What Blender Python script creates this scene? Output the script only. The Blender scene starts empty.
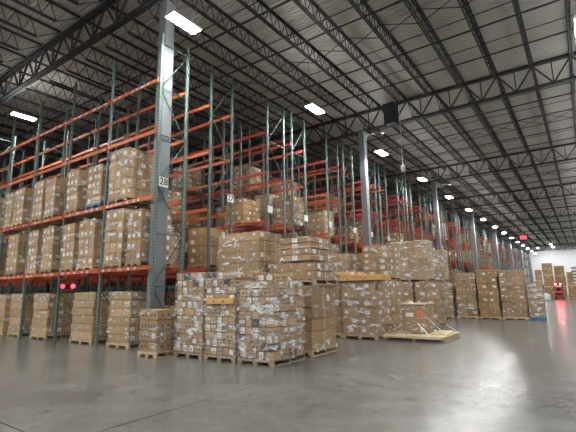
import bpy, math, random
from mathutils import Vector, Matrix
R0 = random.Random(7)
sc = bpy.context.scene
COL = sc.collection
PI = math.pi

# ------------------------------------------------------------------ materials
def mat(name, color, rough=.6, metal=0., noise=0., nscale=8., objrand=0., bump=0., bscale=40., emit=None, estr=0., spec=.5, warm=0.):
    m = bpy.data.materials.new(name); m.use_nodes = True
    nt = m.node_tree; N = nt.nodes; L = nt.links
    b = N['Principled BSDF']
    b.inputs['Base Color'].default_value = (*color, 1)
    b.inputs['Roughness'].default_value = rough
    b.inputs['Metallic'].default_value = metal
    b.inputs['Specular IOR Level'].default_value = spec
    if emit:
        b.inputs['Emission Color'].default_value = (*emit, 1)
        b.inputs['Emission Strength'].default_value = estr
    if noise or objrand:
        tc = N.new('ShaderNodeTexCoord'); nz = N.new('ShaderNodeTexNoise')
        nz.inputs['Scale'].default_value = nscale; nz.inputs['Detail'].default_value = 5
        L.new(tc.outputs['Object'], nz.inputs['Vector'])
        mr = N.new('ShaderNodeMapRange'); mr.inputs[1].default_value = .3; mr.inputs[2].default_value = .7
        mr.inputs[3].default_value = 1-noise; mr.inputs[4].default_value = 1+noise
        L.new(nz.outputs['Fac'], mr.inputs[0])
        oi = N.new('ShaderNodeObjectInfo')
        m2 = N.new('ShaderNodeMapRange'); m2.inputs[3].default_value = 1-objrand; m2.inputs[4].default_value = 1+objrand
        L.new(oi.outputs['Random'], m2.inputs[0])
        mu = N.new('ShaderNodeMath'); mu.operation = 'MULTIPLY'
        L.new(mr.outputs[0], mu.inputs[0]); L.new(m2.outputs[0], mu.inputs[1])
        hs = N.new('ShaderNodeHueSaturation'); hs.inputs['Color'].default_value = (*color, 1)
        L.new(mu.outputs[0], hs.inputs['Value']); L.new(hs.outputs[0], b.inputs['Base Color'])
        if bump:
            bp = N.new('ShaderNodeBump'); bp.inputs['Strength'].default_value = bump; bp.inputs['Distance'].default_value = .02
            n2 = N.new('ShaderNodeTexNoise'); n2.inputs['Scale'].default_value = bscale
            L.new(tc.outputs['Object'], n2.inputs['Vector']); L.new(n2.outputs['Fac'], bp.inputs['Height'])
            L.new(bp.outputs[0], b.inputs['Normal'])
    return m

M = {}
M['card'] = mat('cardboard', (.335,.21,.100), .75, noise=.12, nscale=3, objrand=.16, bump=.15, bscale=9)
M['cardl'] = mat('pale_cardboard', (.42,.275,.138), .75, noise=.10, nscale=4, objrand=.18, bump=.15, bscale=9)
M['cardy'] = mat('yellow_cardboard', (.60,.37,.14), .7, noise=.1, nscale=4, objrand=.08)
M['tape'] = mat('packing_tape', (.50,.36,.18), .35)
M['white'] = mat('label_paper', (.78,.80,.82), .6)
M['ink'] = mat('label_ink', (.10,.09,.08), .7)
M['darkbox'] = mat('dark_plastic', (.07,.065,.06), .35, noise=.3, nscale=20)
M['wood'] = mat('pallet_wood', (.56,.41,.23), .8, noise=.25, nscale=12, objrand=.12)
M['oldwood'] = mat('weathered_wood', (.34,.25,.16), .85, noise=.25, nscale=12, objrand=.12)
M['paleply'] = mat('pale_wood', (.68,.56,.36), .75, noise=.15, nscale=9)
M['blue'] = mat('blue_paint', (.03,.16,.34), .6, noise=.15)
M['orange'] = mat('orange_beam_paint', (.58,.135,.045), .5, noise=.12, nscale=3, objrand=.15)
M['redor'] = mat('red_beam_paint', (.52,.075,.048), .5, noise=.12, nscale=3, objrand=.15)
M['greenb'] = mat('green_beam_paint', (.10,.45,.12), .45)
M['brace'] = mat('brace_paint', (.075,.12,.11), .7, noise=.1, spec=.3)
M['steel'] = mat('dark_roof_steel', (.034,.037,.043), .55, noise=.15, nscale=1.5)
M['column'] = mat('column_paint', (.19,.205,.22), .5, noise=.05, nscale=1.5)
M['wall'] = mat('wall_paint', (.74,.76,.76), .8, noise=.03, nscale=.3)
M['bwall'] = mat('block_wall_paint', (.50,.50,.50), .8, noise=.04, nscale=.4)
M['housing'] = mat('lamp_housing', (.75,.76,.78), .4)
M['lamp'] = mat('lamp_panel', (.9,.95,1), .4, emit=(.98,.985,.97), estr=140)
M['added_uplight'] = mat('added_uplight_strip', (.9,.95,1), .4, emit=(.98,.985,.97), estr=26)  # glowing strips added on the housing tops to brighten the roof deck
M['lampred'] = mat('red_lamp', (.8,.02,.03), .3, emit=(1,.02,.035), estr=60)
M['lampred2'] = mat('dim_red_lamp', (.8,.02,.03), .3, emit=(1,.02,.035), estr=6)
M['exitred'] = mat('exit_face', (.8,.02,.02), .3, emit=(1,.03,.04), estr=1.0)
M['flred'] = mat('truck_red', (.50,.06,.035), .35, noise=.05)
M['black'] = mat('black_rubber', (.02,.02,.022), .6)
M['grey'] = mat('dark_grey_metal', (.10,.10,.11), .4, metal=.4)
M['strap'] = mat('white_strap', (.72,.73,.74), .4)
M['olive'] = mat('green_strap', (.06,.16,.08), .5)
M['orangelabel'] = mat('orange_label', (.75,.20,.06), .6)
M['conduit'] = mat('galvanised_pipe', (.62,.64,.66), .35, metal=.5)

def post_mat():
    m = mat('green_upright_paint', (.125,.18,.165), .6, spec=.35)
    nt = m.node_tree; N = nt.nodes; L = nt.links; b = N['Principled BSDF']
    tc = N.new('ShaderNodeTexCoord'); sp = N.new('ShaderNodeSeparateXYZ'); L.new(tc.outputs['Object'], sp.inputs[0])
    def mth(op, a, bb=None):
        n = N.new('ShaderNodeMath'); n.operation = op
        for i, v in enumerate((a, bb)):
            if v is None: continue
            if isinstance(v, (int, float)): n.inputs[i].default_value = v
            else: L.new(v, n.inputs[i])
        return n.outputs[0]
    fz = mth('FRACT', mth('MULTIPLY', sp.outputs['Z'], 10.))
    inz = mth('MULTIPLY', mth('GREATER_THAN', fz, .25), mth('LESS_THAN', fz, .62))
    ax = mth('ABSOLUTE', sp.outputs['X']); ay = mth('ABSOLUTE', sp.outputs['Y'])
    hx = mth('MULTIPLY', mth('GREATER_THAN', ax, .012), mth('LESS_THAN', ax, .026))
    hy = mth('MULTIPLY', mth('GREATER_THAN', ay, .012), mth('LESS_THAN', ay, .026))
    h = mth('MULTIPLY', inz, mth('MAXIMUM', hx, hy))
    nz = N.new('ShaderNodeTexNoise'); nz.inputs['Scale'].default_value = 6; L.new(tc.outputs['Object'], nz.inputs['Vector'])
    oi = N.new('ShaderNodeObjectInfo')
    v = mth('ADD', mth('ADD', .7, mth('MULTIPLY', nz.outputs['Fac'], .3)), mth('MULTIPLY', oi.outputs['Random'], .45))
    hs = N.new('ShaderNodeHueSaturation'); hs.inputs['Color'].default_value = (.125,.18,.165,1); L.new(v, hs.inputs['Value'])
    mx = N.new('ShaderNodeMix'); mx.data_type = 'RGBA'; L.new(h, mx.inputs[0]); L.new(hs.outputs[0], mx.inputs[6]); mx.inputs[7].default_value = (.012,.016,.015,1)
    L.new(mx.outputs[2], b.inputs['Base Color'])
    return m
M['post'] = post_mat()

def deck_mat():
    m = mat('galvanised_deck', (.60,.58,.545), .45, metal=.15, noise=.10, nscale=.35)
    return m
M['deck'] = deck_mat()

def floor_mat():
    m = mat('polished_concrete', (.26,.26,.245), .3)
    nt = m.node_tree; N = nt.nodes; L = nt.links; b = N['Principled BSDF']
    tc = N.new('ShaderNodeTexCoord'); P = tc.outputs['Object']
    def noise(s, d=4, r=.6, dist=0.):
        n = N.new('ShaderNodeTexNoise'); n.inputs['Scale'].default_value = s; n.inputs['Detail'].default_value = d
        n.inputs['Roughness'].default_value = r; n.inputs['Distortion'].default_value = dist
        L.new(P, n.inputs['Vector']); return n.outputs['Fac']
    def mth(op, a, bb=None):
        n = N.new('ShaderNodeMath'); n.operation = op
        for i, v in enumerate((a, bb)):
            if v is None: continue
            if isinstance(v, (int, float)): n.inputs[i].default_value = v
            else: L.new(v, n.inputs[i])
        return n.outputs[0]
    def rng(v, a, bb, c, d):
        n = N.new('ShaderNodeMapRange'); L.new(v, n.inputs[0])
        for i, x in zip((1,2,3,4), (a,bb,c,d)): n.inputs[i].default_value = x
        return n.outputs[0]
    big = noise(.35, 5, .65, .6); mid = noise(2.2, 6, .7, .8); fine = noise(30, 3)
    v = mth('ADD', mth('ADD', mth('ADD', rng(big,.3,.7,.76,1.18), rng(noise(1.1,7,.7,.3),.3,.7,-.15,.15)), rng(mid,.25,.75,-.17,.17)), rng(fine,.3,.7,-.14,.14))
    # saw-cut joints
    sp = N.new('ShaderNodeSeparateXYZ'); L.new(P, sp.inputs[0])
    def joint(o, off):
        t = mth('FRACT', mth('DIVIDE', mth('ADD', o, off), 5.08))
        d = mth('ABSOLUTE', mth('SUBTRACT', t, .5))
        return mth('LESS_THAN', d, .0026)
    j = mth('MAXIMUM', joint(sp.outputs['X'], 4.93+2.54+50.8), joint(sp.outputs['Y'], -2.52+2.54+50.8))
    # scuffs: stretched dark marks
    mp = N.new('ShaderNodeMapping'); mp.inputs['Rotation'].default_value = (0,0,.5); mp.inputs['Scale'].default_value = (.9,9,1); L.new(P, mp.inputs[0])
    ns = N.new('ShaderNodeTexNoise'); ns.inputs['Scale'].default_value = 1.3; ns.inputs['Detail'].default_value = 6; ns.inputs['Roughness'].default_value=.7; L.new(mp.outputs[0], ns.inputs['Vector'])
    scf = rng(ns.outputs['Fac'], .62, .72, 1., .5)
    v2 = mth('MULTIPLY', mth('MULTIPLY', v, scf), mth('SUBTRACT', 1., mth('MULTIPLY', j, .88)))
    hs = N.new('ShaderNodeHueSaturation'); hs.inputs['Color'].default_value = (.142,.141,.130,1); L.new(v2, hs.inputs['Value'])
    L.new(hs.outputs[0], b.inputs['Base Color'])
    L.new(rng(mid,.2,.8,.21,.27), b.inputs['Roughness'])
    bp = N.new('ShaderNodeBump'); bp.inputs['Strength'].default_value = .16; bp.inputs['Distance'].default_value = .008
    L.new(noise(11, 6, .6), bp.inputs['Height']); L.new(bp.outputs[0], b.inputs['Normal'])
    b.inputs['Specular IOR Level'].default_value = .5
    return m
M['floor'] = floor_mat()

def wrap_mat(nm,lo,hi,amax,amin):
    m = bpy.data.materials.new(nm); m.use_nodes = True
    nt = m.node_tree; N = nt.nodes; L = nt.links
    b = N['Principled BSDF']; out = N['Material Output']
    b.inputs['Base Color'].default_value = (.93,.94,.95,1); b.inputs['Roughness'].default_value = .25
    b.inputs['Specular IOR Level'].default_value = .8
    tr = N.new('ShaderNodeBsdfTransparent'); mx = N.new('ShaderNodeMixShader')
    tc = N.new('ShaderNodeTexCoord'); oi = N.new('ShaderNodeObjectInfo')
    ad = N.new('ShaderNodeVectorMath'); ad.operation = 'ADD'
    cm = N.new('ShaderNodeCombineXYZ'); mu = N.new('ShaderNodeMath'); mu.operation='MULTIPLY'; mu.inputs[1].default_value = 37
    L.new(oi.outputs['Random'], mu.inputs[0]); L.new(mu.outputs[0], cm.inputs[0]); L.new(mu.outputs[0], cm.inputs[2])
    L.new(tc.outputs['Object'], ad.inputs[0]); L.new(cm.outputs[0], ad.inputs[1])
    mp = N.new('ShaderNodeMapping'); mp.inputs['Rotation'].default_value = (.25,.2,0); mp.inputs['Scale'].default_value = (1.6,1.6,4.5)
    L.new(ad.outputs[0], mp.inputs[0])
    n = N.new('ShaderNodeTexNoise'); n.inputs['Scale'].default_value = 1.7; n.inputs['Detail'].default_value = 7; n.inputs['Roughness'].default_value = .72; n.inputs['Distortion'].default_value = .35
    L.new(mp.outputs[0], n.inputs['Vector'])
    r = N.new('ShaderNodeMapRange'); r.inputs[1].default_value=lo; r.inputs[2].default_value=hi; r.inputs[3].default_value=amin; r.inputs[4].default_value=amax  # opaque white noise streaks stand in for highlights on the film
    L.new(n.outputs['Fac'], r.inputs[0])
    bp = N.new('ShaderNodeBump'); bp.inputs['Strength'].default_value=.9; bp.inputs['Distance'].default_value=.05
    L.new(n.outputs['Fac'], bp.inputs['Height']); L.new(bp.outputs[0], b.inputs['Normal'])
    L.new(r.outputs[0], mx.inputs[0]); L.new(tr.outputs[0], mx.inputs[1]); L.new(b.outputs[0], mx.inputs[2]); L.new(mx.outputs[0], out.inputs[0])
    return m
M['wrap'] = wrap_mat('stretch_film',.54,.64,.85,.03)
M['wraph'] = wrap_mat('crumpled_stretch_film',.51,.63,.92,.06)

# ------------------------------------------------------------------ mesh builder
class MB:
    def __init__(s): s.v=[]; s.f=[]; s.m=[]; s.names=[]
    def mi(s, n):
        if n not in s.names: s.names.append(n)
        return s.names.index(n)
    def quad(s, pts, m):
        i=len(s.v); s.v+= [tuple(p) for p in pts]; s.f.append(tuple(range(i,i+len(pts)))); s.m.append(s.mi(m))
    def box(s, x0,x1,y0,y1,z0,z1, m, T=None):
        i=len(s.v); P=[(x,y,z) for z in (z0,z1) for y in (y0,y1) for x in (x0,x1)]
        if T: P=[tuple(T@Vector(p)) for p in P]
        s.v+=P; k=s.mi(m)
        for f in ((0,2,3,1),(4,5,7,6),(0,1,5,4),(2,6,7,3),(0,4,6,2),(1,3,7,5)):
            s.f.append(tuple(i+a for a in f)); s.m.append(k)
    def cbox(s, x0,x1,y0,y1,z0,z1, m, c=.012):
        # chamfered box
        i=len(s.v); k=s.mi(m); idx={}
        X=(x0,x1);Y=(y0,y1);Z=(z0,z1)
        for a in (0,1):
            for b in (0,1):
                for d in (0,1):
                    sx,sy,sz=(1-2*a)*c,(1-2*b)*c,(1-2*d)*c
                    idx[a,b,d,0]=len(s.v); s.v.append((X[a],Y[b]+sy,Z[d]+sz))
                    idx[a,b,d,1]=len(s.v); s.v.append((X[a]+sx,Y[b],Z[d]+sz))
                    idx[a,b,d,2]=len(s.v); s.v.append((X[a]+sx,Y[b]+sy,Z[d]))
        F=[]
        F.append([idx[0,0,0,0],idx[0,0,1,0],idx[0,1,1,0],idx[0,1,0,0]]); F.append([idx[1,0,0,0],idx[1,1,0,0],idx[1,1,1,0],idx[1,0,1,0]])
        F.append([idx[0,0,0,1],idx[1,0,0,1],idx[1,0,1,1],idx[0,0,1,1]]); F.append([idx[0,1,0,1],idx[0,1,1,1],idx[1,1,1,1],idx[1,1,0,1]])
        F.append([idx[0,0,0,2],idx[0,1,0,2],idx[1,1,0,2],idx[1,0,0,2]]); F.append([idx[0,0,1,2],idx[1,0,1,2],idx[1,1,1,2],idx[0,1,1,2]])
        for b in (0,1):
            for d in (0,1): F.append([idx[0,b,d,1],idx[1,b,d,1],idx[1,b,d,2],idx[0,b,d,2]])
        for a in (0,1):
            for d in (0,1): F.append([idx[a,0,d,0],idx[a,1,d,0],idx[a,1,d,2],idx[a,0,d,2]])
            for b in (0,1): F.append([idx[a,b,0,0],idx[a,b,1,0],idx[a,b,1,1],idx[a,b,0,1]])
            for b in (0,1):
                for d in (0,1): F.append([idx[a,b,d,0],idx[a,b,d,1],idx[a,b,d,2]])
        for f in F: s.f.append(tuple(f)); s.m.append(k)
    def bar(s, a, b, w, h, m, up=(0,0,1)):
        a=Vector(a); b=Vector(b); d=(b-a).normalized(); up=Vector(up)
        if abs(d.dot(up))>.98: up=Vector((0,1,0))
        sx=d.cross(up).normalized()*w/2; sy=sx.cross(d).normalized()*h/2
        i=len(s.v); k=s.mi(m)
        for p in (a,b):
            for q in ((-1,-1),(1,-1),(1,1),(-1,1)): s.v.append(tuple(p+sx*q[0]+sy*q[1]))
        for f in ((0,1,2,3),(7,6,5,4),(0,4,5,1),(1,5,6,2),(2,6,7,3),(3,7,4,0)): s.f.append(tuple(i+t for t in f)); s.m.append(k)
    def tube(s, pts, r, m, n=8):
        pts=[Vector(p) for p in pts]; k=s.mi(m); rings=[]
        for j,p in enumerate(pts):
            d=(pts[min(j+1,len(pts)-1)]-pts[max(j-1,0)]).normalized()
            u=Vector((0,0,1)) if abs(d.z)<.9 else Vector((1,0,0))
            a=d.cross(u).normalized(); b=a.cross(d); i=len(s.v)
            for t in range(n): s.v.append(tuple(p+a*r*math.cos(2*PI*t/n)+b*r*math.sin(2*PI*t/n)))
            rings.append(i)
        for q in range(len(rings)-1):
            for t in range(n): s.f.append((rings[q]+t,rings[q]+(t+1)%n,rings[q+1]+(t+1)%n,rings[q+1]+t)); s.m.append(k)
        for i in (rings[0],rings[-1]): s.f.append(tuple(range(i,i+n))); s.m.append(k)
    def mesh(s, name):
        me=bpy.data.meshes.new(name); me.from_pydata(s.v,[],s.f)
        for n in s.names: me.materials.append(M[n])
        me.polygons.foreach_set('material_index', s.m); me.update()
        import bmesh
        bm=bmesh.new(); bm.from_mesh(me); bmesh.ops.recalc_face_normals(bm, faces=bm.faces); bm.to_mesh(me); bm.free()
        return me
    def build(s, name, parent=None, loc=(0,0,0)):
        return ob(name, s.mesh(name), parent, loc)
def ob(name, me, parent=None, loc=(0,0,0), rz=0):
    o=bpy.data.objects.new(name, me); COL.objects.link(o); o.location=loc
    if rz: o.rotation_euler.z=rz
    if parent: o.parent=parent
    return o
def tag(o, label, cat, group=None, kind=None):
    o['label']=label; o['category']=cat
    if group: o['group']=group
    if kind: o['kind']=kind
    return o
def struct(o, label=None):
    o['kind']='structure'
    if label: o['label']=label
    return o
def empty(name, loc, label, cat, group=None, rz=0):
    return tag(ob(name, None, None, loc, rz), label, cat, group)
ORD=['first','second','third','fourth','fifth','sixth','seventh','eighth','ninth','tenth','eleventh','twelfth','thirteenth','fourteenth','fifteenth','sixteenth','seventeenth','eighteenth','nineteenth','twentieth','twenty-first','twenty-second','twenty-third','twenty-fourth','twenty-fifth','twenty-sixth','twenty-seventh','twenty-eighth','twenty-ninth','thirtieth']
ORD+=['thirty-'+o for o in ORD[:9]]+['fortieth']

# ------------------------------------------------------------------ room shell
X0,X1,Y0,Y1,ZD = -62.,13.,-18.,129.9,12.82
b=MB(); b.quad([(X0,Y0,0),(X1,Y0,0),(X1,Y1,0),(X0,Y1,0)],'floor')
struct(b.build('floor'))
b=MB(); b.box(X0,X1,Y1,Y1+.2,0,ZD+.1,'wall'); struct(b.build('wall_far'))
b=MB(); b.box(X0-.2,X0,Y0,Y1,0,ZD+.1,'wall'); struct(b.build('wall_left'))
b=MB(); b.box(X1,X1+.2,Y0,Y1,0,ZD+.1,'wall'); struct(b.build('wall_right'))
b=MB(); b.box(X0,X1,Y0-.2,Y0,0,ZD+.1,'wall'); struct(b.build('wall_near'))
b=MB(); y=Y0; p=.1525; k=b.mi('deck')
prof=[]
while y<Y1:
    prof+=[(y,ZD),(y+.07,ZD),(y+.078,ZD+.075),(y+.145,ZD+.075)]; y+=p
prof.append((Y1,ZD))
b.v=[(x,a,z) for (a,z) in prof for x in (X0,X1)]
for i in range(len(prof)-1): b.f.append((2*i,2*i+2,2*i+3,2*i+1)); b.m.append(k)
struct(b.build('ceiling'))
# wide roof sheet closing the deck
b=MB(); b.box(X0,X1,Y0,Y1,ZD+.08,ZD+.14,'grey'); struct(b.build('trim_1'))

# ------------------------------------------------------------------ roof steel
GY=[7.75+15.24*k for k in range(-1,9)]
def joist_mesh(L=14.94):
    b=MB(); zt=ZD-.005; zb=zt-.74
    for s in (-1,1):
        b.box(s*.045-.028,s*.045+.028,0,L,zt-.045,zt,'steel')
        b.box(s*.045-.028,s*.045+.028,.9,L-.9,zb,zb+.045,'steel')
    n=24; p=(L-1.8)/n
    for i in range(n):
        a=.9+i*p
        b.bar((0,a,zb+.02),(0,a+p/2,zt-.02),.026,.026,'steel'); b.bar((0,a+p/2,zt-.02),(0,a+p,zb+.02),.026,.026,'steel')
    b.bar((0,.0,zt-.04),(0,.9,zb+.02),.03,.03,'steel'); b.bar((0,L,zt-.04),(0,L-.9,zb+.02),.03,.03,'steel')
    return b.mesh('roof_joist')
jm=joist_mesh(); jsp=1.63
spans={0:(-30,-11),1:(-46,4),2:(-46,4),3:(-38,4),4:(-26,4),5:(-26,4),6:(-24,4),7:(-24,4),8:(-24,4)}
for bi,(xa,xb) in spans.items():
    kk=[k for k in range(-3,40) if xa<=.66-jsp*k<=xb]
    for k in kk:
        x=.66-jsp*k
        o=ob('roof_joist', jm, None, (x,GY[bi]+.15,0))
        n=k-7
        where = 'over the column line' if n==0 else ('%s joist %s the column line'%(ORD[abs(n)-1], 'left of' if n>0 else 'right of'))
        tag(o,'roof joist, %s, in the %s roof bay'%(where, ORD[bi]), 'roof joist', 'roof joists under the metal deck')
def girder_mesh(xa,xb):
    b=MB(); zt=ZD-.06; zb=11.42
    for s in (-1,1):
        b.box(xa,xb,s*.07-.05,s*.07+.05,zt-.12,zt,'steel'); b.box(xa,xb,s*.07-.05,s*.07+.05,zb,zb+.11,'steel')
    k=0
    while True:
        x=.66-jsp*k+jsp*8
        if x<xa+jsp: break
        if x<=xb:
            m_=x-jsp/2
            b.bar((x,0,zt-.1),(m_,0,zb+.08),.08,.06,'steel'); b.bar((m_,0,zb+.08),(x-jsp,0,zt-.1),.08,.06,'steel')
            b.bar((m_,0,zt-.1),(m_,0,zb+.08),.05,.05,'steel')
        k+=1
    return b.mesh('roof_girder')
gm=girder_mesh(-46.,12.9)
for i,y in enumerate(GY[1:]):
    tag(ob('roof_girder',gm,None,(0,y,0)),'deep trussed roof girder crossing the hall, %s from the camera'%ORD[i],'roof girder','trussed girders across the hall')
# joist bridging
def bridge_mesh(x):
    b=MB(); zt=ZD-.07; zb=ZD-.70
    b.bar((x[0],0,zb),(x[1],0,zb),.055,.055,'steel'); b.bar((x[0],0,zt),(x[1],0,zt),.03,.03,'steel')
    return b.mesh('joist_bridging')
def xbridge_mesh(xa,xb):
    b=MB(); zt=ZD-.07; zb=ZD-.70; k=-3
    while .66-jsp*(k+1)>xa:
        x=.66-jsp*k
        if x<=xb:
            b.bar((x,0,zt),(x-jsp,0,zb),.028,.028,'steel'); b.bar((x,0,zb),(x-jsp,0,zt),.028,.028,'steel')
        k+=1
    return b.mesh('cross_bridging')
for bi,(xa,xb) in spans.items():
    bm_=bridge_mesh((xa,xb+.5)); xm=xbridge_mesh(xa,xb+1)
    for q,off in enumerate((3.4,5.9,9.35,11.8)):
        tag(ob('joist_bridging',bm_,None,(0,GY[bi]+off,0)),'pair of thin bridging rods tying the joists, %s line in the %s roof bay'%(ORD[q],ORD[bi]),'bridging','bridging rods between roof joists')
    tag(ob('cross_bridging',xm,None,(0,GY[bi]+7.62,0)),'crossed bridging rods between joists midway along the %s roof bay'%ORD[bi],'bridging','crossed bridging between roof joists')

# ------------------------------------------------------------------ columns
def column(x,y,label,w=.42,h=11.42):
    t=empty('steel_column',(x,y,0),label,'column','steel columns along the rack ends')
    b=MB(); b.cbox(-w/2,w/2,-w/2,w/2,.02,h-.02,'column',.02); b.build('shaft',t)
    b=MB(); b.box(-w/2-.08,w/2+.08,-w/2-.08,w/2+.08,0,.02,'column')
    for sx in (-1,1):
        for sy in (-1,1): b.tube([(sx*(w/2+.045),sy*(w/2+.045),.02),(sx*(w/2+.045),sy*(w/2+.045),.06)],.015,'grey',6)
    b.build('base_plate',t)
    b=MB(); b.box(-w/2-.06,w/2+.06,-w/2-.03,w/2+.03,h-.02,h,'column'); b.build('cap_plate',t)
    return t
cl=['tall grey steel column in the rack numbered 28, nearest the camera']+['tall grey steel column at the rack ends, %s from the camera'%ORD[i] for i in range(1,8)]
for i in range(8): column(-10.60 if i==0 else -10.42, GY[i+1]+(.30 if i==0 else 0), cl[i],.38)

# ------------------------------------------------------------------ lamps
lamp_me=None
def lamp(x,y,z,label,group='high bay lamps'):
    t=empty('high_bay_lamp',(x,y,z),label,'ceiling lamp',group)
    global lamp_parts
    if not lamp_parts:
        b=MB(); b.cbox(-.22,.22,-.56,.56,.0,.075,'housing',.02); b.box(-.05,.05,-.3,.3,.075,.13,'housing'); b.box(-.18,-.07,-.5,.5,.0752,.08,'added_uplight'); b.box(.07,.18,-.5,.5,.0752,.08,'added_uplight'); lamp_parts.append(('housing',b.mesh('housing')))
        b=MB()
        for q in range(4): b.box(-.19+q*.098,-.19+q*.098+.085,-.53,.53,-.012,0.001,'lamp')
        lamp_parts.append(('lamp_panel',b.mesh('lamp_panel')))
    for n,m_ in lamp_parts: ob(n,m_,t)
    b=MB()
    for s in (-1,1):
        b=MB(); b.bar((0,s*.45,.07),(0,s*.45,ZD-z-.001),.012,.012,'grey'); b.build('suspension_wire',t)
lamp_parts=[]
for k in range(-2,15):
    y=7.5+7.62*k
    lab='high bay lamp over the rack ends, '+('%s from the camera'%ORD[k] if k>=0 else '%s behind the camera'%ORD[-k-1])
    lamp(-9.13,y+.06,9.74,lab)
    lamp(.85,y-.1,9.7,lab.replace('over the rack ends','over the open aisle right'))
    if k==0:
        lamp(-22.4,y+1.0,10.6,'long high bay lamp over the front racks at the upper left of the view')
for i,(x,y) in enumerate([(-16,.3),(-22.4,.3),(-29,.3),(-16,-7),(-22.4,-7),(-29,-7)]):  # extra lamps out of view, added to brighten the front rack
    lamp(x,y,10.2,'added unseen lamp over the cross aisle, lighting the front rack, %s of them'%ORD[i],'added lamps lighting the front rack')
for i,(x,y) in enumerate([(-6,118),(2.5,118),(-6,125.5),(-9.35,125.5),(2.5,125.5),(6,122)]):  # extra lamps up among the joists, added to brighten the far wall
    lamp(x+.1,y,11.9,'added distant lamp lighting the far white wall, %s of them'%ORD[i],'added lamps lighting the far wall')


# ------------------------------------------------------------------ pallet racks
PW=.085
def post_mesh(h):
    b=MB(); b.cbox(-PW/2,PW/2,-PW/2,PW/2,.012,h,'post',.008); b.box(-.075,.075,-.07,.07,0,.012,'post'); return b.mesh('post')
def brace_mesh(d,h,y0=.0):
    b=MB(); z=.25; k=0; up=0
    b.bar((0,.04,z),(0,d-.04,z),.024,.030,'brace')
    while z+1.6<h:
        if k%2: b.bar((0,.04,z+.05),(0,d-.04,z+1.5),.022,.026,'brace')
        else: b.bar((0,d-.04,z+.05),(0,.04,z+1.5),.022,.026,'brace')
        z+=1.57; k+=1
        b.bar((0,.04,z),(0,d-.04,z),.024,.030,'brace')
    b.bar((0,.04,h-.35),(0,d-.04,h-.35),.024,.030,'brace')
    return b.mesh('frame_bracing')
def beam_mesh(L,m,hh=.115,stick=0,seed=0):
    b=MB(); b.cbox(PW/2,L-PW/2,-.025,.025,-hh/2,hh/2,m,.008)
    for x in (PW/2,L-PW/2): b.box(x-.02 if x>1 else x-.0,x if x>1 else x+.02,-.045,-.025,-hh/2-.05,hh/2+.04,m)
    r=random.Random(seed)
    if stick:
        x=.15
        while x<L-.35:
            if r.random()<.75:
                w=r.choice((.09,.12,.2)); b.box(x,x+w,-.0275,-.025,-.035,.035,'white')
                b.box(x+.015,x+w-.015,-.0285,-.0275,-.008,.010,'ink')
            x+=r.choice((.25,.36,.5))
    return b.mesh('beam')
_pc={}
def cached(key,fn):
    if key not in _pc: _pc[key]=fn()
    return _pc[key]
def rack(label,y0,d,xs,levels,H,colors,stick=False,seed=0,grn=None,first_extra=0):
    t=empty('pallet_rack',(xs[0],y0,0),label,'pallet rack','rows of steel pallet racking')
    r=random.Random(seed)
    pm=cached(('p',H),lambda:post_mesh(H)); bm=cached(('b',d,H),lambda:brace_mesh(d,H))
    for i,x in enumerate(xs):
        f=ob('upright_frame',bm,t,(x-xs[0],0,0))
        ob('post',pm,f,(0,0,0)); ob('post',pm,f,(0,d,0))
    for i in range(len(xs)-1):
        L=round(xs[i]-xs[i+1],2)
        for j,z in enumerate(levels):
            for s in (0,1):
                c=colors[j]
                if r.random()<.12: c='redor' if c=='orange' else 'orange'
                if grn==(i,j,s): c='greenb'
                st=(1+i) if (stick and s==0 and j in (0,1,3)) else 0
                me=cached(('m',L,c,st,j if st else 0),lambda:beam_mesh(L,c,.125,st,st*7+j))
                yy=-PW/2+.018 if s==0 else d+PW/2-.018
                o=ob('beam',me,t,(xs[i+1]-xs[0],yy,z))
                if s: o.rotation_euler.z=PI; o.location.x+=L
    return t
def text_part(name,body,size,off,m,parent,loc,rot):
    cu=bpy.data.curves.new(name,'FONT'); cu.body=body; cu.size=size; cu.align_x='CENTER'; cu.align_y='CENTER'; cu.extrude=.002; cu.offset=off
    tmp=bpy.data.objects.new(name+'_curve',cu); COL.objects.link(tmp); bpy.context.view_layer.update()
    me=bpy.data.meshes.new_from_object(tmp.evaluated_get(bpy.context.evaluated_depsgraph_get())); bpy.data.objects.remove(tmp)
    me.name=name; me.materials.clear(); me.materials.append(M[m])
    o=ob(name,me,parent,loc); o.rotation_euler=rot; return o
def sign(y,x,z,text,label):
    t=empty('aisle_sign',(x,y,z),label,'sign','number signs on the rack ends')
    b=MB(); b.cbox(0,.008,-.17,.17,-.15,.15,'white',.003); b.build('plate',t)
    if text:
        text_part('digits',text,.31,.006,'ink',t,(.010,0,0),(PI/2,0,PI/2))
X28=[-10.36,-13.08,-15.77,-18.55,-21.28,-24.0,-26.7]
LV28=[2.38,4.52,6.64,8.37]; LV=[2.40,4.53,6.65,8.48]
rack('front pallet rack with stickers on its beams, end post carrying sign 28',7.72,1.08,X28,LV28,10.0,['orange','orange','orange','orange'],True,1)
sign(7.93,-10.29,5.0,'28','white sign with black number 28 on the front rack end')
def xs_(n,x=-10.6,w=2.62): return [round(x-w*i,3) for i in range(n+1)]
RY=[(10.17,1.13,8)]
for k in range(21):
    y=13.53+5.155*k
    n=[12,11,9,8,7,6][k] if k<6 else (5 if k<12 else 3)
    RY.append((y,1.21,n)); RY.append((y+1.87,1.13,n))
cols=[['redor','redor','redor','orange'],['orange','redor','redor','redor'],['orange','orange','redor','redor'],['redor','orange','orange','redor'],['orange','redor','orange','orange'],['orange','orange','orange','redor'],['redor','orange','redor','orange']]
RLAB=[]
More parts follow.
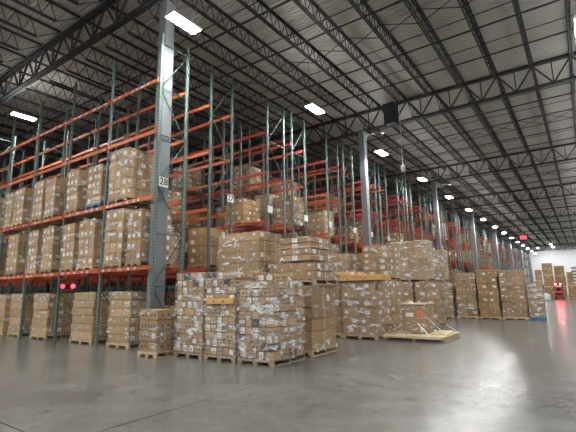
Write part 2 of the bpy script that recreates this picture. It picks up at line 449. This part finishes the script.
for i,(y,d,n) in enumerate(RY):
    lab='steel pallet rack carrying sign 27, second row back from the front' if i==0 else 'green and orange pallet rack, %s row back counting from the front rack'%(ORD[i+1] if i+1<len(ORD) else 'farthest')
    RLAB.append('rack 27' if i==0 else 'the %s rack row back'%(ORD[i+1] if i+1<len(ORD) else 'farthest'))
    if i+1>=len(ORD): lab+=' %d'%i
    z4=8.48
    rack(lab,y,d,xs_(n),LV,10.08,cols[i%7] if i else ['redor','orange','orange','orange'],False,i+10,grn=(3,2,0) if i==0 else None)
    if 0<i<14: sign(y+.1 if i%2 else y+d-.1,-10.55,5.05,None,'small white aisle sign on the end of the %s rack row back'%ORD[i+1])
sign(11.2,-10.55,5.1,'27','white sign with black number 27 on a green rack post')

# ------------------------------------------------------------------ pallets & loads
def pallet_boxes(b,w,d,m,z=0):
    for i in range(7):
        x=i*(w-.1)/6; b.box(x,x+.1,0,d,z+.118,z+.138,m)
    for q in range(3):
        y=q*(d-.04)/2; b.box(0,w,y,y+.04,z+.02,z+.118,m) if q==1 else b.box(0,w,y,y+.04,z+.07,z+.118,m)
        for i in (0,.5,1): b.box(i*(w-.14),i*(w-.14)+.14,y,y+.06 if q<2 else y+.04,z+.02,z+.07,m)
    for i in (0,3,6):
        x=i*(w-.1)/6; b.box(x,x+.1,0,d,z+0,z+.02,m)
def pallet_mesh(w,d,m):
    def f():
        b=MB(); pallet_boxes(b,w,d,m); return b.mesh('pallet')
    return cached(('pal',round(w,2),round(d,2),m),f)
def carton_mb(b,w,d,h,m,var,x=0,y=0,z=0,fine=True):
    b.cbox(x,x+w,y,y+d,z,z+h,m,min(.010,h*.08))
    e=.0012
    r=random.Random(int(w*1000)+int(h*977)+var*31)
    tw=.045
    if var in (0,1,2,4,5) and w>.22 and fine:   # tape over the top and down front
        b.box(x+w/2-tw/2,x+w/2+tw/2,y-e,y,z+h*.45,z+h-.012,'tape')
        b.box(x+w/2-tw/2,x+w/2+tw/2,y+.01,y+d-.01,z+h,z+h+e,'tape')
        b.box(x+w,x+w+e,y+d/2-tw/2,y+d/2+tw/2,z+.012,z+h-.012,'tape')
    def lab(fx,fz,lw,lh,face):
        lw=min(lw,w*.6 if face==0 else d*.6); lh=min(lh,h*.75)
        if face==0:
            a=x+(w-lw)*fx; c=z+(h-lh)*fz
            b.box(a,a+lw,y-2*e,y-e*.2,c,c+lh,'white')
            for q in range(3): b.box(a+lw*.15,a+lw*(.5+.13*q),y-2.6*e,y-2*e,c+lh*(.2+.25*q),c+lh*(.27+.25*q),'ink')
        else:
            a=y+(d-lw)*fx; c=z+(h-lh)*fz
            b.box(x+w+e*.2,x+w+2*e,a,a+lw,c,c+lh,'white')
            for q in range(3): b.box(x+w+2*e,x+w+2.6*e,a+lw*.15,a+lw*(.5+.13*q),c+lh*(.2+.25*q),c+lh*(.27+.25*q),'ink')
    if var==1: lab(.2,.5,.13,.10,0); lab(.85,.6,.12,.09,1)
    if var==2: lab(.8,.55,.15,.12,0); lab(.25,.7,.08,.08,1)
    if var==3: lab(.5,.5,.17,.13,0); lab(.6,.5,.16,.12,1)
    if var==4: lab(.12,.75,.07,.06,0); lab(.9,.75,.07,.06,0); lab(.15,.75,.14,.12,1)
    if var==7:
        lw=min(.12,w*.62); lh=h*.8; a=x+w*.3; c=z+h*.1
        b.box(a,a+lw,y-.002,y-.0002,c,c+lh,'white'); b.box(a+lw*.15,a+lw*.8,y-.003,y-.002,c+lh*.55,c+lh*.62,'ink'); b.box(a+lw*.15,a+lw*.7,y-.003,y-.002,c+lh*.2,c+lh*.4,'ink')
        a=y+d*.3; lw=min(.12,d*.6); b.box(x+w+.0002,x+w+.002,a,a+lw,c,c+lh,'white'); b.box(x+w+.002,x+w+.003,a+lw*.15,a+lw*.8,c+lh*.3,c+lh*.45,'ink')
    if var==6: # printed marks
        for q in range(2): b.box(x+w*(.25+.35*q),x+w*(.25+.35*q)+min(.06,w*.2),y-e,y,z+h*.3,z+h*.6,'ink')
        for q in range(2): b.box(x+w,x+w+e,y+d*(.25+.35*q),y+d*(.25+.35*q)+min(.06,d*.2),z+h*.3,z+h*.6,'ink')
def carton_mesh(w,d,h,m,var):
    w=round(w,2);d=round(d,2);h=round(h,3)
    def f():
        b=MB(); carton_mb(b,w-.010,d-.010,h-.009,m,var); return b.mesh('carton')
    return cached(('c',w,d,h,m,var),f)
def wrap_mesh(w,d,h,seed,wm='wrap'):
    def f():
        r=random.Random(seed); b=MB(); nz=9; ring=[]
        nx=6; pts=[]
        for i in range(nx): pts.append((i/nx*w,0,0,-1))
        for i in range(nx): pts.append((w,i/nx*d,1,0))
        for i in range(nx): pts.append((w-i/nx*w,d,0,1))
        for i in range(nx): pts.append((0,d-i/nx*d,-1,0))
        k=b.mi(wm); n=len(pts)
        for j in range(nz+2):
            z=min(j,nz)/nz*h
            for (x,y,nx_,ny_) in pts:
                o=.010+r.random()*.016
                if j==nz+1:
                    cx_,cy_=w/2,d/2; x=x+(cx_-x)*.28; y=y+(cy_-y)*.28; b.v.append((x,y,h+r.random()*.006)); continue
                cornerx=(-1 if x<1e-6 else (1 if x>w-1e-6 else 0)); cornery=(-1 if y<1e-6 else (1 if y>d-1e-6 else 0))
                b.v.append((x+cornerx*o,y+cornery*o,z+(r.random()-.5)*.02*(0<j<nz)))
        for j in range(nz+1):
            for i in range(n):
                b.f.append((j*n+i,j*n+(i+1)%n,(j+1)*n+(i+1)%n,(j+1)*n+i)); b.m.append(k)
        return b.mesh('stretch_wrap')
    return cached(('w',round(w,2),round(d,2),round(h,2),seed%3,wm),f)
def load(label,x0,x1,y0,y1,z,ztop,nl,nx,ny,m='card',pal='wood',variants=(0,1,2,3,4),wrap=True,seed=0,group=None,rz=0,pal_on=True,cat='pallet load',frontn=None,layer_heights=None,dark=0,jit=.008,cap=None,name='pallet_load'):
    w,d=x1-x0,y1-y0; r=random.Random(seed+5)
    t=empty(name,(x0,y0,z),label,cat,group,rz)
    zb=0
    if pal_on: ob('pallet',pallet_mesh(w,d,pal),t); zb=.138
    i0=.02; W=w-2*i0; D=d-2*i0
    hs=layer_heights or [ (ztop-z-zb)/nl ]*nl
    if layer_heights:
        s=(ztop-z-zb)/sum(hs); hs=[q*s for q in hs]
    zz=zb; total=0
    for li,h in enumerate(hs):
        fx = frontn[li%len(frontn)] if frontn else nx
        offx=(r.random()-.5)*2*jit; offy=(r.random()-.5)*2*jit
        cells=[]
        for i in range(fx):
            cells.append((i*W/fx,0,W/fx,D/ny,1))
            if ny>1: cells.append((i*W/fx,D-D/ny,W/fx,D/ny,0))
        for j in range(1,ny-1):
            cells.append((W-W/fx,j*D/ny,W/fx,D/ny,1))
            if fx>1: cells.append((0,j*D/ny,W/fx,D/ny,0))
        for (cx,cy,cw,cd,vis) in cells:
            total+=1
            v=r.choice(variants); mm=m
            if dark and r.random()<dark and vis: mm='darkbox'; v=5
            o=ob('carton',carton_mesh(cw,cd,h,mm,v),t,(i0+cx+offx+.003,i0+cy+offy+.003,zz+.001))
            if mm=='darkbox': o['label']='dark wrapped carton'
        zz+=h
    if cap:
        b=MB(); b.cbox(.0,w,.0,d,zz+.003,zz+.05,cap,.01); b.build('top_sheet',t); zz+=.05
    heavy=False
    if wrap:
        o=ob('stretch_wrap',wrap_mesh(w-.02,d-.02,zz-zb+.052,seed,'wraph' if (heavy or wrap=='h') else 'wrap'),t,(.01,.01,zb-.05))
    return t
def simple_load(label,x0,x1,y0,y1,z,ztop,nl,nx,ny,m='card',pal='wood',seed=0,group=None):
    """distant load: one mesh"""
    w,d,h=round(x1-x0,2),round(y1-y0,2),round(ztop-z,2)
    def f():
        b=MB(); r=random.Random(seed); pallet_boxes(b,w,d,pal); H=(h-.138)/nl
        for l in range(nl):
            for i in range(nx):
                for j in range(ny):
                    if 0<i<nx-1 and 0<j<ny-1: continue
                    carton_mb(b,(w-.04)/nx-.008,(d-.04)/ny-.008,H-.006,m,r.choice((0,1,2,3,4,5)),.02+i*(w-.04)/nx,.02+j*(d-.04)/ny,.139+l*H,fine=False)
        return b.mesh('pallet_load')
    me=cached(('s',w,d,h,nl,nx,ny,m,pal,seed%4),f)
    if seed%3 and False: pass
    t=tag(ob('pallet_load',me,None,(x0,y0,z)),label,'pallet load',group)
    return t

# ---- front rack (28)
G28='wrapped carton loads in the front rack'
def L28(lev,items,z,nl,names):
    for i,(xa,xb,zt,pal,kw) in enumerate(items):
        label='%s, front rack %s, %s left of the column'%(names[i%len(names)] if not kw.get('n') else kw['n'],lev,ORD[i])
        kk={k:v for k,v in kw.items() if k!='n'}
        a=dict(nx=3,ny=3,variants=(0,1,2,3,0,4),seed=i*3+int(z*10),group=G28,m='cardl'); a.update(kk)
        load(label,xa,xb,7.63,8.83,z,zt,kk.pop('nl',nl) if False else nl,a.pop('nx'),a.pop('ny'),pal=pal,**a)
zl1=2.446; zl2=4.586
L28('first beam level',[(-11.62,-10.88,4.22,'oldwood',dict(n='film-streaked narrow carton stack',m='card')),(-12.88,-11.84,4.36,'oldwood',{}),(-14.52,-13.50,4.2,'wood',{}),(-15.66,-14.80,4.18,'oldwood',{}),(-17.22,-16.34,4.22,'oldwood',{}),(-18.43,-17.6,4.2,'wood',{}),(-20.36,-19.36,4.22,'oldwood',{}),(-22.3,-21.4,4.22,'wood',{}),(-23.8,-22.9,4.2,'wood',{}),(-25.2,-24.2,4.2,'wood',{})],zl1,5,['wrapped brown carton stack'])
L28('second beam level',[(-12.84,-11.80,6.40,'oldwood',dict(n='tall carton stack with top label')),(-14.2,-13.28,6.12,'blue',dict(n='carton stack on a blue pallet')),(-15.66,-14.85,6.22,'oldwood',{}),(-17.34,-16.56,6.22,'oldwood',{}),(-18.42,-17.56,6.25,'oldwood',{}),(-20.22,-19.25,6.22,'wood',{}),(-21.1,-20.4,6.2,'wood',{}),(-23.0,-22.0,6.2,'oldwood',{}),(-25.3,-24.3,6.2,'oldwood',{})],zl2,5,['wrapped brown carton stack'])
fl=[(-12.55,-11.38,1.70,6,dict(nx=1,ny=2,variants=(4,4,3))),(-14.82,-13.42,1.70,6,dict(nx=1,ny=2,variants=(0,0,5))),(-17.75,-16.50,1.70,5,dict(nx=1,ny=3,variants=(0,4,0))),(-19.80,-18.70,1.70,5,dict(nx=1,ny=3,variants=(0,4))),(-21.0,-20.3,1.68,5,dict(nx=1,ny=3,variants=(0,4))),(-23.2,-22.1,1.68,5,dict(nx=1,ny=3))]
fn=['large plain side-labelled cartons','large plain cartons banded in film','pale wide cartons wrapped in film','brown cartons','narrow brown cartons','brown cartons']
for i,(xa,xb,zt,nl,kw) in enumerate(fl):
    load('%s, floor under the front rack, %s left of the column'%(fn[i],ORD[i]),xa,xb,7.74,8.86,0,zt,nl,kw.get('nx',2),kw.get('ny',2),m='cardl' if i else 'cardl',seed=i+40,group='pallet loads on the floor under the front rack',variants=kw.get('variants',(0,4,5)),jit=.02)
# ---- small pallet before the column
load('short four-layer carton load on a pale pallet standing before the grey column',-9.88,-9.10,7.0,7.58,0,1.20,4,2,1,m='card',variants=(6,6,2),seed=3,rz=0,jit=.025)

# ---- small-carton block
def small_load(label,x0,x1,zt,seed,nl,side=4,y1=8.72,dark=.035):
    fr=[5,4,5,4,3,5,5,4,5,3,6]
    r=random.Random(seed); r.shuffle(fr)
    return load(label,x0,x1,7.5,y1,0,zt,nl,5,side,m='cardl',pal='oldwood',variants=(6,5,6,7,5,6,1,6,7,4),wrap='h',seed=seed,frontn=fr,dark=dark,jit=.02,group='film-wrapped loads of small cartons in the open')
small_load('tall wrapped load of small labelled cartons, left of the three beside the column',-9.02,-7.97,2.14,61,11)
mid=small_load('tall wrapped load of small labelled cartons, middle of the three beside the column',-7.91,-6.86,2.12,62,11)
small_load('wrapped load of small labelled cartons with torn film, right of the three',-6.79,-5.74,1.86,63,10,4,8.75)
# yellow long carton lying in middle load front + cartons on top
def loose(label,x,y,z,w,d,h,m='cardl',var=2,rz=0,group=None,cat='carton'):
    o=ob('carton',carton_mesh(w,d,h,m,var),None,(x,y,z),rz); return tag(o,label,cat,group)
o=ob('carton',carton_mesh(.9,.14,.15,'cardy',6),mid,(.14,-.07,1.335)); o['label']='long yellow carton jutting out'
for i,(x,w,v) in enumerate([(-6.74,.28,2),(-6.44,.27,3),(-6.15,.2,6)]):
    loose('small loose carton on top of the right small-carton load, %s from left'%ORD[i],x,8.1,1.88,w,.3,.15,'cardl',v,0,'loose cartons on the right small-carton load')

# ---- kraft stacks behind
load('stack of five big plain cartons on a pale pallet, right of the small-carton loads',-7.15,-5.76,9.16,10.42,0,1.755,5,1,1,m='card',variants=(5,0),seed=70,wrap=True,jit=.018,layer_heights=[.42,.28,.26,.28,.22])
load('floor stack of big cartons hidden behind the middle small-carton load',-9.3,-7.45,9.2,10.4,0,1.80,5,2,1,m='card',variants=(5,0),seed=71)
load('two-tier long flat cartons strapped on a dark pallet atop the big carton stack',-7.25,-5.70,9.26,10.40,1.785,2.36,2,1,1,m='card',pal='oldwood',variants=(4,),seed=72,wrap=True)
bun=load('yellow-banded upper bundle of flat cartons behind the small-carton loads',-6.92,-5.86,9.32,10.3,2.425,3.07,4,1,1,m='card',variants=(4,4,3),seed=73,pal_on=False,cat='carton bundle',name='carton_bundle')
b=MB(); b.box(-.004,1.06,-.006,-.002,.36,.385,'cardy'); b.box(1.062,1.066,-.006,.98,.36,.385,'cardy'); b.build('yellow_band',bun)
load('large kraft cartons stacked five high on top behind the small-carton loads',-9.28,-7.60,9.3,10.45,1.83,3.38,5,1,2,m='card',variants=(0,5,0,4),seed=74,layer_heights=[.22,.34,.34,.34,.28])

# ---- dark wrapped loads y 13
load('floor load of dark brown labelled cartons in film, under yellow flat cartons',-7.15,-5.83,13.3,14.7,0,1.93,6,2,2,m='card',variants=(3,1,2,1,3),seed=80,wrap='h')
load('floor load of brown cartons behind the plain carton stack',-8.6,-7.25,13.5,14.7,0,1.93,6,2,2,seed=81)
load('floor load of brown cartons second back behind the yellow flat cartons',-7.2,-5.9,14.9,16.1,0,1.95,6,2,2,seed=82)
loose('yellow flat carton slab, lower of two on the dark brown load',-7.3,13.22,1.952,1.80,.70,.10,'cardy',6)
loose('yellow flat carton slab with dark print, upper right of the dark brown load',-7.12,13.24,2.053,1.62,.66,.10,'cardy',0)
loose('short yellow carton topmost on the slabs over the dark brown load',-7.3,13.3,2.154,.85,.55,.12,'cardy',2)
load('white-filmed carton load stacked second high, left of the dark cartons',-8.35,-7.18,13.95,14.85,1.96,3.0,3,2,2,m='card',variants=(3,0,5),seed=83,wrap='h')
load('dark labelled cartons stacked second high behind the yellow slabs',-7.05,-5.95,15.0,16.05,1.98,3.32,5,2,2,m='card',variants=(1,2,3),seed=84)
# ---- R / S stacks
load('tall lower load of wrapped cartons behind the crate slab',-7.62,-6.62,19.4,20.6,0,1.98,5,2,2,variants=(0,1,2),seed=90)
load('lower wrapped load right behind the strapped crate',-6.56,-5.50,19.4,20.6,0,1.98,5,2,2,variants=(0,1,2),seed=91)
load('big shiny film-wrapped double-width load stacked second high behind the crate',-7.65,-5.90,19.45,20.6,2.01,3.86,4,2,2,m='card',variants=(0,0,5,3),seed=92,wrap='h',cap='paleply')
load('floor load of wrapped cartons standing left of the long carton row',-7.5,-6.25,24.9,26.1,0,2.05,5,2,2,variants=(0,1,5),seed=93,wrap='h')
load('wrapped carton load with yellow lid stacked second high beside the shiny one',-7.75,-6.62,24.95,26.0,2.08,3.85,4,2,2,variants=(0,1,5),seed=94,wrap='h',cap='cardy')
# ---- row across the aisle
RR=[(-6.12,-5.02,2.52,6),(-4.96,-3.88,2.60,7),(-3.82,-2.62,2.58,6)]
rl=['left','middle','right']
for i,(xa,xb,zt,nl) in enumerate(RR):
    load('tall carton load with scattered white labels, %s of three in the row across the aisle'%rl[i],xa,xb,25.0,26.15,0,zt,nl,2,2,m='card',variants=(0,1,2,5,5,4),seed=100+i,wrap=(i!=1),jit=.035,group='tall carton loads in the row across the aisle',cap=None if i!=1 else 'cardy')
load('narrow film-wrapped load on a blue pallet at the right end of the carton row',-2.55,-1.88,25.0,26.0,0,1.93,6,1,2,m='card',pal='blue',variants=(1,2,3),seed=104,wrap='h')
for i in range(5):
    load('carton load behind the row across the aisle, %s from the right, back line'%ORD[i],-2.75-1.2*(i+1),-2.75-1.2*i-.08,26.6,27.7,0,2.45,5,2,2,m='card',seed=110+i,group='back line of the carton row',wrap=False)

# ---- strapped crate on its wide wooden slab
t=empty('wooden_skid',(-5.72,13.45,0),'wide pale wooden skid holding a strapped wrapped crate','skid')
b=MB()
for i in range(7): b.box(0,1.98,i*.3,i*.3+.27,.135,.165,'paleply')
for x in (0,.94,1.86): b.box(x,x+.12,.1,2.0,.0,.10,'wood')
b.box(0,1.98,0,.06,.08,.135,'paleply'); b.box(0,1.98,2.02,2.08,.08,.135,'paleply'); b.box(0,1.98,1.0,1.06,.10,.135,'paleply')
b.build('deck_boards',t)
b=MB()
for i in range(3): b.box(1.42,1.92,.62+i*.32,.62+i*.32+.26,.166,.20+.015*(i%2),'paleply')
for i in range(3): b.box(.1+i*.6,.6+i*.6,1.66,1.98,.166,.20+.015*(i%2),'paleply')
b.build('packing_boards',t)
t=empty('wrapped_crate',(-5.28,14.1,.168),'film-wrapped crate with wooden lid and orange label, strapped to the wide skid','crate')
b=MB(); b.cbox(0,.82,0,.85,.0,.95,'card',.03); b.build('body',t)
b=MB(); 
for i in range(6): b.box(-.06+i*.157,-.06+i*.157+.15,-.05,.90,.955,.995,'paleply')
b.build('lid',t)
b=MB(); b.box(.52,.74,-.006,-.001,.50,.74,'orangelabel'); b.box(.15,.42,-.006,-.001,.55,.68,'white'); b.box(.62,.76,-.006,-.001,.06,.2,'white')
b.build('paper_label',t)
ob('stretch_wrap',wrap_mesh(.84,.87,.95,1,'wraph'),t,(-.01,-.01,0))
b=MB()
for (a,c) in [((-.03,-.03,.25),(-.40,-.58,.01)),((.55,-.04,.35),(1.1,-.62,.01)),((.85,.0,.55),(1.50,-.2,.01)),((.85,.85,.5),(1.50,1.2,.01)),((-.03,.85,.3),(-.40,1.3,.01))]:
    b=MB(); b.bar(a,c,.035,.008,'strap'); b.build('strap',t)
for x in (.3,.75): b=MB(); b.bar((x,-.55,.005),(x,-.03,.10),.02,.006,'olive'); b.build('green_strap',t)

RM=((0.815163985485907,0.1162566086682921,0.5674434577186344),(0.5790402344323127,-0.1384661430164226,-0.8034547492838211),(-0.014835217399968167,0.98351996836826,-0.18018986693372213))
def projx(x,y,z=3):
    c=Matrix(RM).transposed()@Vector((x,y,z-1.6)); return 288+414.88*c.x/-c.z
# ---- loads in the racks behind
r=random.Random(11)
LN={0:'on the floor',1:'first beam level',2:'second beam level',3:'third beam level'}
cnt=0
for i,(y,d,n) in enumerate(RY):
    xs=xs_(n)
    nb=min(n,6 if y<12 else (5 if y<25 else (4 if y<45 else 3)))
    if y>75: continue
    for bay in range(nb):
        for s in (0,1):
            if projx(xs[bay]-1.3*s-.2,y)<-15: continue
            for lv in (0,1,2,3):
                pr={0:.75,1:.72,2:.55,3:.07}[lv]
                if i==0: pr={0:.55,1:.8,2:.6,3:0}[lv]
                if y>30: pr={0:.5,1:.45,2:.35,3:.08}[lv]
                if (y>26 and lv==0 and bay>0) or (y>50 and bay>1): continue
                if r.random()>pr: continue
                z=0 if lv==0 else LV[lv-1]+.066
                hh=r.choice((1.15,1.45,1.6,1.7)) if lv<3 else 1.3; w=r.choice((.95,1.05,1.1))
                xa=xs[bay]-.12-w-s*(1.24)+.02*r.random()
                xb=xa+w
                if i in (5,6,9) and False: continue
                lab='carton load in slot %s from the aisle on the %s of %s'%(ORD[bay*2+s],LN[lv],RLAB[i])
                lab='carton load, %s, %s, %s slot from the aisle'%(LN[lv],RLAB[i],ORD[bay*2+s])
                nl=r.choice((3,4,5,6)); m=r.choice(('card','card','cardl'))
                if cnt<70 and y<22 and bay<4:
                    load(lab,xa,xb,y-.02,y+d+.02,z,z+hh,nl,2,2,m=m,pal=r.choice(('wood','oldwood','oldwood')),variants=(0,1,2,3,5),seed=cnt,group='carton loads in the racks behind',wrap=r.random()<.7)
                    cnt+=1
                else:
                    simple_load(lab,xa,xb,y-.02,y+d+.02,z,z+hh,nl,2,2,m=m,seed=r.randint(0,3),group='carton loads in the racks behind')

# ---- far end stacks
def far(label,x0,x1,y,z0,z1,nl,m='card',nx=2,seed=0,pal='wood'):
    simple_load(label,x0,x1,y,y+1.1,z0,z1,nl,nx,2,m=m,seed=seed,pal=pal,group='far carton stacks beyond the forklift')
F=[(-6.6,-5.65,0,2.3),(-5.55,-4.05,0,1.75),(-5.50,-4.10,1.76,3.6),(-5.56,-4.12,3.61,5.52),(-3.98,-2.55,0,1.75),(-3.98,-2.5,1.76,3.4),(-3.94,-2.6,3.41,5.0),(-2.42,-1.2,0,1.9),(-2.4,-1.5,1.91,4.0),(-1.1,.2,0,1.9),(-1.1,.2,1.91,3.8),(-6.6,-5.7,2.31,4.5),(.4,1.7,0,1.9),(.4,1.7,1.91,3.8)]
for i,(xa,xb,za,zb) in enumerate(F):
    lvl='floor' if za==0 else ('second tier' if za<2.5 else 'top tier')
    colx=[ORD[q] for q in (0,1,1,1,2,2,2,3,3,4,4,0,5,5)][i]
    far('distant carton load, %s, in the %s stack from left beyond the forklift'%(lvl,colx),xa,xb,78,za,zb,3 if za else 3,'card',2,i)
# plastic tray stack, grey
t=empty('tray_stack',(-1.75,80.5,0),'tall stack of grey plastic trays beside the distant carton stacks','tray stack')
for i in range(20):
    b=MB(); b.cbox(0,1.3,0,1.1,0,.21,'housing' if i%2 else 'column',.03); b.build('tray',t,(0,0,i*.255))
load('dark wrapped load on the floor left of the distant forklift',-5.9,-4.9,69,70.1,0,2.1,3,2,2,m='darkbox',variants=(5,),seed=120)
b=MB(); rr=random.Random(3)
import bmesh
bmx=bmesh.new(); bmesh.ops.create_icosphere(bmx,subdivisions=3,radius=.5)
for v in bmx.verts: v.co*= .8+.35*rr.random(); v.co.z=max(v.co.z*1.1+.45,0)
me=bpy.data.meshes.new('film_heap'); bmx.to_mesh(me); bmx.free(); me.materials.append(M['white'])
tag(ob('film_heap',me,None,(-4.3,62,0)),'crumpled heap of white plastic film on the floor far down the aisle','plastic heap')

# ------------------------------------------------------------------ forklifts
def forklift(x,y,rz,label,lm='lampred'):
    t=empty('forklift',(x,y,0),label,'forklift',None,rz)
    b=MB(); b.cbox(-.52,.52,.0,.55,.28,1.12,'flred',.08); b.cbox(-.44,.44,-.06,.06,.36,.95,'flred',.05); b.build('counterweight',t)
    b=MB(); b.cbox(-.50,.50,.55,1.7,.25,.75,'flred',.04); b.cbox(-.38,.38,.56,1.1,.75,1.06,'black',.04); b.build('chassis',t)
    b=MB(); b.cbox(-.42,.42,-.10,-.055,.55,.92,'black',.02); b.build('grille',t)
    b=MB(); b.cbox(-.26,.26,.75,1.15,1.06,1.18,'black',.03); b.cbox(-.26,.26,.68,.78,1.12,1.62,'black',.03); b.build('seat',t)
    b=MB(); b.tube([(0,1.6,.75),(0,1.42,1.25)],.03,'grey'); b.tube([(.17*math.cos(a),1.40+.06*math.sin(a),1.27+.15*math.sin(a)) for a in [q*PI/6 for q in range(13)]],.015,'black',6); b.build('steering_wheel',t)
    for sx in (-1,1):
        for (ya,yb) in ((.1,.35),(1.68,1.5)):
            b=MB(); b.bar((sx*.47,ya,1.05 if ya<1 else .7),(sx*.45,yb,2.15),.06,.06,'black'); b.build('guard_post',t)
    b=MB()
    for s in (-1,1): b.box(s*.47-.04,s*.47+.04,.28,1.6,2.13,2.2,'black')
    for i in range(8): b.box(-.46,.46,.30+i*.18,.34+i*.18,2.14,2.19,'black')
    b.build('overhead_guard',t)
    b=MB(); b.box(-.44,.44,.22,.27,2.0,2.14,'black'); b.box(-.40,.40,.20,.22,1.86,1.94,'white'); b.build('rear_light_bar',t)
    for s in (-1,1):
        b=MB(); b.tube([(s*.30,.215,2.12),(s*.30,.14,2.12)],.115,lm,12); b.build('red_lamp',t)
        b=MB(); b.box(s*.36-.05,s*.36+.05,1.78,1.9,.1,2.5,'grey'); b.build('mast_rail',t)
        b=MB(); b.box(s*.28-.06,s*.28+.06,2.0,3.1,.08,.12,'grey'); b.box(s*.28-.06,s*.28+.06,1.96,2.0,.08,.7,'grey'); b.build('fork',t)
        for yy,rr_ in ((.3,.24),(1.5,.3)):
            b=MB(); b.tube([(s*.38,yy,rr_),(s*.56,yy,rr_)],rr_,'black',18); b.tube([(s*.565,yy,rr_),(s*.57,yy,rr_)],rr_*.5,'white',12); b.build('wheel',t)
    b=MB()
    for z in (.15,1.3,2.42): b.box(-.4,.4,1.8,1.88,z,z+.08,'grey')
    b.box(-.45,.45,1.9,1.96,.35,.43,'grey'); b.box(-.45,.45,1.9,1.96,.6,.68,'grey'); b.build('carriage',t)
    return t
forklift(-3.38,72.0,0,'red forklift seen from behind with two glowing red lamps, far down the aisle')
forklift(-24.2,12.42,PI/2,'forklift with glowing red lamps seen through the front rack','lampred2')

# ------------------------------------------------------------------ hanging things
t=empty('hanging_access_point',(-7.78,22.5,8.28),'small white box hanging on a long rod from the roof','wireless box')
b=MB(); b.cbox(-.12,.12,-.05,.05,0,.36,'white',.02); b.build('box',t)
b=MB(); b.tube([(0,0,.36),(0,0,12.1-8.28)],.018,'conduit',6); b.build('rod',t)
b=MB(); b.tube([(-.07,0,0),(-.07,0,-.12)],.012,'white',6); b.tube([(.07,0,0),(.07,0,-.12)],.012,'white',6); b.build('antenna',t)
t=empty('unit_heater',(-8.2,22.35,11.0),'dark unit heater mounted against the second roof girder','heater')
b=MB(); b.cbox(-.32,.32,-.3,.3,.15,1.45,'steel',.03); b.build('casing',t)
b=MB(); 
for i in range(9): b.box(-.27,.27,-.33,-.30,.25+i*.12,.29+i*.12,'grey')
b.build('louvre',t)
b=MB(); b.tube([(-.45,0,1.6),(-.45,0,.1),(0,0,.1)],.04,'steel'); b.build('pipe',t)
for i in range(5):
    y=GY[i+1]
    if i==0: continue
    t=empty('camera_arm',(-10.16,y,11.05 if i==1 else 10.9),'slim pale pipe arm with a small camera on the %s column from the camera'%ORD[i],'camera arm','pipe arms on the columns')
    b=MB(); b.tube([(0,0,-.02),(.1,0,.1),(.95,0,.12),(1.1,0,.08)],.03,'conduit',6); b.build('pipe',t)
    b=MB(); b.cbox(1.02,1.22,-.07,.07,-.02,.08,'white',.015); b.build('camera_housing',t)
t=empty('exit_sign',(-5.88,60,7.75),'red EXIT sign hanging on a rod from the roof','exit sign')
b=MB(); b.cbox(-.34,.34,0,.08,0,.44,'exitred',.01); b.build('housing',t)
text_part('letters','EXIT',.30,0,'white',t,(0,-.006,.22),(PI/2,0,0))
b=MB(); b.tube([(0,.04,.44),(0,.04,12.0-7.75)],.02,'conduit',6); b.build('rod',t)

# ------------------------------------------------------------------ world, camera
w=bpy.data.worlds.new('world'); sc.world=w; w.use_nodes=True
w.node_tree.nodes['Background'].inputs[0].default_value=(.5,.55,.6,1); w.node_tree.nodes['Background'].inputs[1].default_value=.02
RM=((0.815163985485907,0.1162566086682921,0.5674434577186344),(0.5790402344323127,-0.1384661430164226,-0.8034547492838211),(-0.014835217399968167,0.98351996836826,-0.18018986693372213))
cam=bpy.data.cameras.new('camera'); cam.sensor_width=36; cam.lens=414.88130832805666*36/576; cam.clip_end=400; cam.clip_start=.05
co=bpy.data.objects.new('camera',cam); COL.objects.link(co)
co.matrix_world=Matrix.Translation((0,0,1.6))@Matrix(RM).to_4x4()
sc.camera=co
sc.view_settings.view_transform='Standard'; sc.view_settings.look='None'; sc.view_settings.gamma=1; sc.view_settings.use_curve_mapping=False
sc.view_settings.exposure=1.25
for n in ('pallet_load.161','pallet_load.363'):
    o=sc.objects.get(n)
    if o: print(n,o.location,o['label'])
